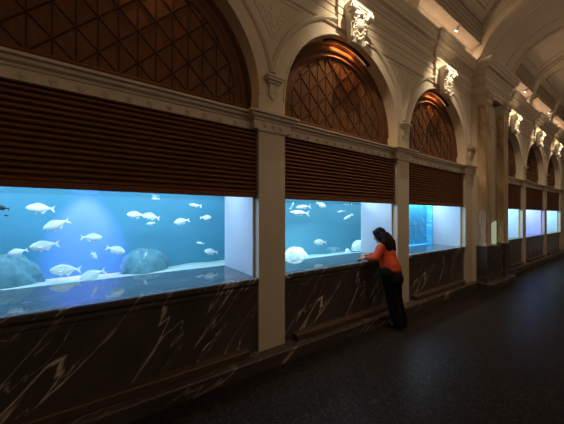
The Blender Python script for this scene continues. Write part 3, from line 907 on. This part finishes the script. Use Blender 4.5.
sand(T2, O2, None, 2.31, 5.99, 3.25, 4.29, lambda x, y: .90 - .13 * max(0, (y - 3.25) / 1.05) + .01 * math.sin(8 * x) * math.sin(7 * y))
x0, x1 = CEN[2] - RAD, CEN[2] + RAD
e3 = empty('aquarium', (CEN[2], GL[2], .9)); O3 = (CEN[2], GL[2], .9)
q = MB(); q.box(x0 - .02, x1 + .02, 3.345, 3.37, 1.38, 2.05); q.box(x0 - .02, x1 + .02, 3.345, 3.37, .90, 1.374); local(q, O3).build('back_panel', 'caustic_cyan', e3)
local(MB().box(x0, x1, GL[2] - .004, GL[2] + .012, .915, 2.12), O3).build('glass_pane', 'pane_glass', e3)
local(MB().box(x0 - .02, x1 + .02, GL[2] + .013, 3.344, .90, .93), O3).build('tank_floor', 'caustic_cyan', e3)
q = MB(); q.box(x1 + .0, x1 + .02, GL[2] + .013, 3.344, .93, 2.05); local(q, O3).build('side_wall', 'caustic_cyan', e3)
tag(e3, 'shallow cyan tank with light-streaked two-tier back panel, right of the woman', 'aquarium')

# lamps over the tanks
area('tank_lamp', (.05, 3.98, 2.33), 3.6, .6, 30, (.80, .95, 1.0))
area('tank_lamp', (.05, 3.485, 2.33), 3.6, .08, 58, (.88, .97, 1.0))
area('tank_lamp', (4.1, 3.95, 2.33), 3.4, .6, 56, (.82, .96, 1.0))
area('tank_lamp', (2.95, 3.29, 2.33), 2.0, .08, 46, (.88, .97, 1.0))
area('tank_lamp', (CEN[2], 3.275, 2.09), 2.1, .11, 32, (.75, .93, 1.0))
l = bpy.data.lights.new('violet_beam', 'SPOT'); l.energy = 620; l.color = (.60, .17, 1.0); l.spot_size = math.radians(46); l.spot_blend = .8; l.shadow_soft_size = .05
lo = bpy.data.objects.new('violet_beam', l); COL.objects.link(lo); lo.location = (-.12, 3.85, 2.36)
lo.rotation_euler = (Vector((-.12, 4.35, 1.25)) - lo.location).to_track_quat('-Z', 'Y').to_euler()
# added warm fill lights, unseen, on the far side of the hall
for X, pw in ((-.2, 16), (3.2, 37), (7.7, 32), (12.2, 30)):
    l = bpy.data.lights.new('hall_fill', 'POINT'); l.energy = pw; l.color = (1.0, .77, .53); l.shadow_soft_size = .25
    lo = bpy.data.objects.new('hall_fill', l); COL.objects.link(lo); lo.location = (X, -2.3, 4.3)

# ------------------------------------------------------------------ rocks
def rock(x, y, Y, rx, rz, lab, seed, mat='hazed_rock'):
    p = at(x, y, Y); rr = random.Random(seed)
    base = .845; rz = p.z + rz - base; p.z = base
    q = MB(); n, m_ = 28, 14; ph = [rr.uniform(0, 6) for _ in range(6)]
    rings = []
    for i in range(1, m_ + 1):
        a = PI / 2 * (1 - i / m_)
        ring_ = []
        for j in range(n):
            t = 2 * PI * j / n
            s = 1 + .07 * math.sin(3 * t + ph[0]) * math.cos(a) + .05 * math.sin(5 * t + ph[1] + 4 * a) + .04 * math.sin(9 * t + ph[2] + 7 * a)
            ring_.append((rx * s * math.cos(a) * math.cos(t), rx * .8 * s * math.cos(a) * math.sin(t), rz * s * math.sin(a)))
        rings.append(ring_)
    q.rings(rings)
    o = q.build('rock', mat, None, (p.x, p.y, p.z)); return tag(o, lab, 'rock', 'rocks in the tanks')
rock(145, 269, 4.15, .30, .28, 'wide faint rounded rock at the back of the nearest tank', 1)
rock(6, 284, 4.0, .30, .30, 'hazy pale rock low at the left edge of the nearest tank', 2)
rock(295.5, 256.5, 3.62, .23, .155, 'white rounded rock at the left end of the tank beside the woman', 3, 'rock')
rock(334, 254, 4.05, .18, .15, 'faint bluish low rock in the middle of the tank by the woman', 4)
rock(359, 250.5, 3.85, .20, .22, 'white rounded rock near the woman, at the tank end', 5, 'rock')
rock(347.5, 251, 3.75, .06, .05, 'small white stone beside the white rock near the woman', 6, 'rock')

# ------------------------------------------------------------------ fish
def fish_mesh(name, h, skin, slim=False):
    q = MB(); n = 16
    #  body length 1, nose at +x
    prof = [(.50, .012, .008), (.47, .055, .03), (.42, .105, .05), (.34, .155, .066), (.22, .195, .075), (.08, .205, .075), (-.06, .180, .064), (-.20, .125, .046), (-.30, .070, .03), (-.37, .038, .018), (-.41, .034, .012)]
    rings = []
    for x, hh, ww in prof:
        hh *= h; zc = .01 * h - .02 * (x - .1) * h
        rings.append([(x, ww * math.cos(2 * PI * j / n), zc + hh * math.sin(2 * PI * j / n)) for j in range(n)])
    q.rings(rings)
    def fin(pts, th=.008):
        m_ = len(pts)
        q.add([(x, -th, z) for x, z in pts] + [(x, th, z) for x, z in pts], [tuple(range(m_)), tuple(range(2 * m_ - 1, m_ - 1, -1))] + [(i, (i + 1) % m_, (i + 1) % m_ + m_, i + m_) for i in range(m_)])
    fin([(-.38, .03), (-.46, .10), (-.56, .19), (-.54, .10), (-.50, .0), (-.54, -.10), (-.56, -.19), (-.46, -.10), (-.38, -.03)])
    fin([(.24, .18 * h), (.16, .25 * h), (.02, .26 * h), (-.14, .20 * h), (-.27, .12 * h), (-.26, .07 * h), (0, .15 * h)])
    fin([(-.02, -.17 * h), (-.12, -.235 * h), (-.20, -.16 * h), (-.27, -.09 * h), (-.2, -.09 * h)])
    fin([(.22, -.16 * h), (.12, -.25 * h), (.08, -.19 * h), (.16, -.14 * h)])
    for s in (-1, 1):     # pectorals
        q.add([(.24, s * .066, -.02), (.12, s * .12, -.06), (.08, s * .11, -.02), (.2, s * .075, .02), (.22, s * .06, -.01)], [(0, 1, 2, 3, 4)])
        q.ell((.405, s * .046, .035 * h), (.02, .012, .02), n=10, m=6, mi=1)
    return q.mesh(name, [skin, 'dark_fish'])
FM = {'bream': fish_mesh('bream', 1.08, 'fish_skin'), 'slim': fish_mesh('slim_fish', .62, 'fish_skin'), 'dark': fish_mesh('dark_fish', 1.0, 'dark_fish')}
RIGHT = Vector((CS, -SN, 0)); UP = Vector((0, 0, 1)); FWD = Vector((SN, CS, 0))
def fish(x, y, Y, px, head, tilt, lab, kind='bream', yaw=0, group='silver fish in the nearest tank'):
    """head -1 looks left; tilt = nose up in degrees; yaw turns it about the vertical"""
    p = at(x, y, Y); d = p.x * SN + p.y * CS
    # side-on to the line of sight
    los = Vector((p.x, p.y, 0)).normalized(); side = Vector((los.y, -los.x, 0))
    L = px * d / FPX / 1.06 * (.15 + .85 * d / math.hypot(p.x, p.y))
    f = (side * head).normalized()
    f = Matrix.Rotation(math.radians(yaw), 3, 'Z') @ f
    f = (f * math.cos(math.radians(tilt)) + UP * math.sin(math.radians(tilt))).normalized()
    yv = UP.cross(f).normalized(); zv = f.cross(yv)
    o = bpy.data.objects.new('fish', FM[kind]); COL.objects.link(o)
    o.matrix_world = Matrix(((f.x, yv.x, zv.x, p.x), (f.y, yv.y, zv.y, p.y), (f.z, yv.z, zv.z, p.z), (0, 0, 0, 1))) @ Matrix.Diagonal((L, L, L, 1))
    return tag(o, lab, 'fish', group)
A = 'nearest tank'
fish(40, 208.5, 3.72, 28, -1, 2, 'plump silver fish, topmost of the left cluster in the nearest tank')
fish(56, 225, 3.66, 28, -1, -24, 'silver fish with tail raised steeply, second down in the left cluster')
fish(44, 245.7, 3.70, 29, -1, -6, 'silver fish with forked tail, third down in the left cluster, nearest tank', yaw=8)
fish(17.5, 252, 3.80, 20, -1, -12, 'small silver fish nearest the left edge of the nearest tank')
fish(92, 237.5, 3.85, 21, 1, -3, 'silver fish facing right in the violet beam')
fish(94.5, 255.5, 3.85, 16, 1, -30, 'small fish seen head-on in the violet beam', yaw=66)
fish(116, 250, 3.80, 20, 1, -20, 'silver fish nosing down to the right, just right of the violet beam')
fish(65, 270, 3.74, 31, -1, 4, 'long silver fish low in the nearest tank, left of the violet beam')
fish(92, 275, 3.70, 27, -1, -18, 'silver fish closest to the bottom edge, under the violet beam', yaw=-6)
fish(135.5, 215, 3.80, 18, -1, 4, 'bright round silver fish right of the violet beam near the top')
fish(151, 216.5, 4.1, 17, -1, 14, 'dim fish overlapping the tail of the bright round fish')
fish(150.5, 223.5, 3.85, 9, -1, -12, 'tiny round fish just under the dim overlapping fish')
fish(181.5, 221.5, 3.78, 16, -1, -12, 'silver fish with raised tail, alone in the right half of the nearest tank')
fish(206, 217.7, 3.72, 11.5, 1, 0, 'small fish facing right near the right white niche wall, upper one', 'bream')
fish(195, 205.3, 4.1, 13, -1, 8, 'faint slender fish high up near the right niche wall', 'slim')
fish(210.8, 251.7, 3.66, 13.5, -1, 6, 'small silver fish low beside the right white niche wall')
fish(200, 243, 4.1, 8, -1, 10, 'faint tiny fish just above the low fish by the right niche wall', 'slim')
fish(145.4, 255, 3.8, 9, 1, 40, 'tiny fish hanging upright before the faint rounded rock', yaw=62)
fish(155.3, 198.6, 4.1, 8, -1, 0, 'faint small fish right under the water surface in the nearest tank', 'slim')
fish(1.5, 208, 3.55, 15, -1, 8, 'black fish cut by the left edge of the picture', 'dark', group='black fish in the nearest tank')
fish(6.2, 215.6, 3.6, 5.5, -1, 10, 'tiny black fish under the larger black fish at the left edge', 'dark', group='black fish in the nearest tank')
G2 = 'pale fish in the tank by the woman'
fish(303, 207, 3.62, 15, -1, -4, 'slender pale fish, upper of the pair at top left of the second tank', 'slim', group=G2)
fish(299, 213, 3.42, 20, -1, 3, 'slender pale fish, lower and longer of the pair at top left of the second tank', 'slim', group=G2)
fish(321.4, 205, 3.50, 11, 1, -28, 'pale fish diving to the right under the surface of the second tank', group=G2)
fish(348, 217, 3.55, 11, -1, -32, 'small pale fish with tail raised, right of centre in the second tank', 'slim', group=G2)
fish(320, 242.3, 3.45, 13, -1, 0, 'round pale fish low in the middle of the second tank', group=G2)
fish(292, 205.5, 3.7, 8, 1, 62, 'faint upright fish in the top left corner of the second tank', 'slim', group=G2)
fish(341, 211.5, 4.1, 9, -1, -10, 'faint distant fish left of the tail-up fish in the second tank', 'slim', group=G2)
fish(347, 204, 4.1, 10, -1, 0, 'faint distant fish right under the surface of the second tank', 'slim', group=G2)

# ------------------------------------------------------------------ the woman at the ledge
pe = empty('person', (3.54, 2.16, 0)); PO = (3.54, 2.16, 0)
NB = Vector((3.555, 2.40, 1.165)); HD = Vector((3.562, 2.495, 1.302)); HIP = Vector((3.475, 2.245, .80))
SL, SRr = Vector((3.405, 2.375, 1.125)), Vector((3.71, 2.40, 1.125))
EL, ER = Vector((3.235, 2.335, .995)), Vector((3.72, 2.56, .985))
WL, WR = Vector((3.265, 2.525, .972)), Vector((3.47, 2.63, .985))
body = MB()
CH = HIP.lerp(NB, .62)
body.cap(HIP, CH, .10, .105, sx=.8); body.cap(CH, NB + Vector((0, -.02, -.03)), .105, .07, sx=.8)
body.cap(SL, SRr, .05, .05); body.cap(NB + Vector((0, -.01, -.03)), HD + Vector((0, -.03, -.04)), .052, .045)
for S_, E_, W_ in ((SL, EL, WL), (SRr, ER, WR)):
    body.cap(S_, E_, .042, .034); body.cap(E_, W_, .034, .023)
def hand(W_, d, palm_n, side, curl):
    """palm, four fingers of unequal length bent at the knuckles, a thumb leaving the side of the palm"""
    d = d.normalized(); n_ = palm_n.normalized(); s = d.cross(n_).normalized() * side
    body.cap(W_, W_ + d * .03, .023, .027)
    for t in (-.024, -.008, .008, .024):
        body.cap(W_ + d * .02 + s * t * .7, W_ + d * .085 + s * t, .015, .0125)
    for t, L_, in ((-.029, .060), (-.010, .072), (.010, .077), (.029, .068)):
        p0 = W_ + d * .085 + s * t
        p1 = p0 + (d * math.cos(curl) + n_ * math.sin(curl)) * L_ * .45
        p2 = p1 + (d * math.cos(curl * 2.2) + n_ * math.sin(curl * 2.2)) * L_ * .32
        p3 = p2 + (d * math.cos(curl * 3.1) + n_ * math.sin(curl * 3.1)) * L_ * .25
        body.cap(p0, p1, .0098, .009, n=10); body.cap(p1, p2, .009, .0085, n=10); body.cap(p2, p3, .0085, .0075, n=10)
    b0 = W_ + d * .03 + s * .026
    b1 = b0 + d * .032 + s * .024 + n_ * .012; b2 = b1 + d * .03 + s * .006 + n_ * .01
    body.cap(b0, b1, .014, .011, n=10); body.cap(b1, b2, .011, .0085, n=10)
hand(WL, Vector((.14, 1, -.12)), Vector((0, -.1, -1)), 1, .25)
hand(WR, Vector((-1, .25, .10)), Vector((0, -.1, -1)), -1, .35)
# head with face, turned a little to the tank and tilted down
Hr = Euler((math.radians(-22), 0, math.radians(14))).to_matrix()
def hp(x, y, z): return HD + Hr @ Vector((x, y, z))
def hell(c, r): body.ell(hp(*c), r, Euler((math.radians(-22), 0, math.radians(14))), n=20, m=14)
hell((0, -.005, .022), (.071, .090, .088)); hell((0, .022, -.045), (.054, .062, .065)); hell((0, .062, -.083), (.024, .022, .02))
body.cap(hp(0, .083, .012), hp(0, .102, -.022), .010, .013, n=10); hell((.013, .092, -.027), (.009, .010, .008)); hell((-.013, .092, -.027), (.009, .010, .008))
hell((0, .083, -.05), (.021, .012, .006)); hell((0, .081, -.060), (.018, .011, .007))
for s in (-1, 1):
    hell((s * .030, .079, .026), (.021, .010, .007)); hell((s * .073, -.008, -.005), (.010, .018, .030)); hell((s * .040, .060, -.022), (.022, .02, .02))
# legs
FL, FR = Vector((3.475, 2.145, .07)), Vector((3.60, 2.155, .07))
KL, KR = Vector((3.46, 2.225, .43)), Vector((3.575, 2.235, .43))
HL, HR = HIP + Vector((-.075, 0, -.02)), HIP + Vector((.085, .01, -.02))
for a, b_, c_ in ((HL, KL, FL), (HR, KR, FR)):
    body.cap(a, b_, .075, .048); body.cap(b_, c_, .045, .032); body.cap(c_, c_ + Vector((0, .10, -.035)), .030, .022)
remeshed(local(body, PO), 'body', 'skin', pe, .0055, 3)
ey = MB()
for s in (-1, 1):
    e1 = MB().ell(hp(s * .030, .0775, .012), (.011, .009, .0075), (math.radians(-22), 0, math.radians(14)), n=12, m=8)
    local(e1, PO).build('eye', 'eye_white', pe)
# sweater
sw = MB()
HEM = HIP + Vector((0, .008, .052))
sw.cap(HEM, HIP.lerp(NB, .45), .146, .128, sx=.9); sw.ell(HEM + Vector((0, -.01, -.02)), (.15, .135, .075)); sw.cap(HIP.lerp(NB, .45), CH, .125, .128, sx=.86)
sw.cap(CH, NB + Vector((0, -.03, -.055)), .128, .085, sx=.86)
sw.ell(CH + Vector((-.0, .07, -.01)), (.13, .07, .09))
sw.cap(SL, SRr, .066, .066)
sw.cap(NB + Vector((0, -.012, -.045)), NB + Vector((.002, .004, .005)), .085, .058)
for S_, E_, W_ in ((SL, EL, WL), (SRr, ER, WR)):
    sw.cap(S_, S_.lerp(E_, .5), .064, .060); sw.cap(S_.lerp(E_, .5), E_, .060, .056); sw.cap(E_, E_.lerp(W_, .55), .056, .048); sw.cap(E_.lerp(W_, .55), E_.lerp(W_, .9), .048, .034)
for z in (0, .02): sw.ell(EL.lerp(SL, .2) + Vector((.01, -.01, z)), (.058, .05, .03), (.3, .4, 0))
remeshed(local(sw, PO), 'sweater', 'orange_knit', pe, .009, 4)
# trousers
tr = MB()
tr.cap(HIP + Vector((0, .005, -.045)), HIP + Vector((.0, -.005, -.08)), .130, .145, sx=.9)
tr.ell(HIP + Vector((.005, -.035, -.10)), (.165, .125, .14))
for a, b_, c_ in ((HL, KL, FL), (HR, KR, FR)):
    tr.cap(a, a.lerp(b_, .5), .112, .098); tr.cap(a.lerp(b_, .5), b_, .098, .086); tr.cap(b_, b_.lerp(c_, .55), .086, .080); tr.cap(b_.lerp(c_, .55), c_ + Vector((0, -.005, .02)), .080, .070)
remeshed(local(tr, PO), 'trousers', 'black_cloth', pe, .010, 4)
# shoes
for c_ in (FL, FR):
    s = MB(); c0 = Vector((c_.x, c_.y, .0))
    s.cap(c0 + Vector((0, -.03, .042)), c0 + Vector((0, .05, .036)), .036, .036); s.cap(c0 + Vector((0, .05, .034)), c0 + Vector((0, .125, .026)), .036, .025)
    s.cap(c0 + Vector((0, -.02, .06)), c0 + Vector((0, 0, .09)), .036, .034)
    s.box(c0.x - .034, c0.x + .034, c0.y - .06, c0.y + .135, .001, .02)
    remeshed(local(s, PO), 'shoe', 'shoe_leather', pe, .007, 2)
# hair : long, falling over the back
ha = MB()
def hh(c, r): ha.ell(hp(*c), r, Euler((math.radians(-22), 0, math.radians(14))), n=20, m=14)
hh((0, -.016, .032), (.084, .092, .090)); hh((0, -.040, -.01), (.086, .070, .09))
for s in (-1, 1):
    ha.cap(hp(s * .070, .030, .045), hp(s * .080, .0, -.04), .026, .034); ha.cap(hp(s * .080, .0, -.04), hp(s * .075, -.06, -.13), .034, .040)
ha.cap(hp(0, .062, .083), hp(.045, .055, .05), .024, .022); ha.cap(hp(0, .062, .083), hp(-.05, .052, .052), .024, .022)
tip = NB + Vector((.0, -.125, -.045))
for t in (-.075, -.04, 0, .04, .075):
    ha.cap(hp(t, -.075, -.02), NB + Vector((t * 1.05, -.065, .045)), .048, .050); ha.cap(NB + Vector((t * 1.05, -.065, .045)), tip + Vector((t * 1.0, abs(t) * .2, -abs(t) * .3)), .050, .026)
remeshed(local(ha, PO), 'hair', 'dark_hair', pe, .008, 3)
tag(pe, 'woman in orange-red sweater and black trousers leaning on the ledge', 'person')

# ------------------------------------------------------------------ ambient : faint warm air-light of the hall
wd = bpy.data.worlds.new('world'); scene.world = wd; wd.use_nodes = True
bg = wd.node_tree.nodes['Background']; bg.inputs['Color'].default_value = (1.0, .78, .55, 1); bg.inputs['Strength'].default_value = .02
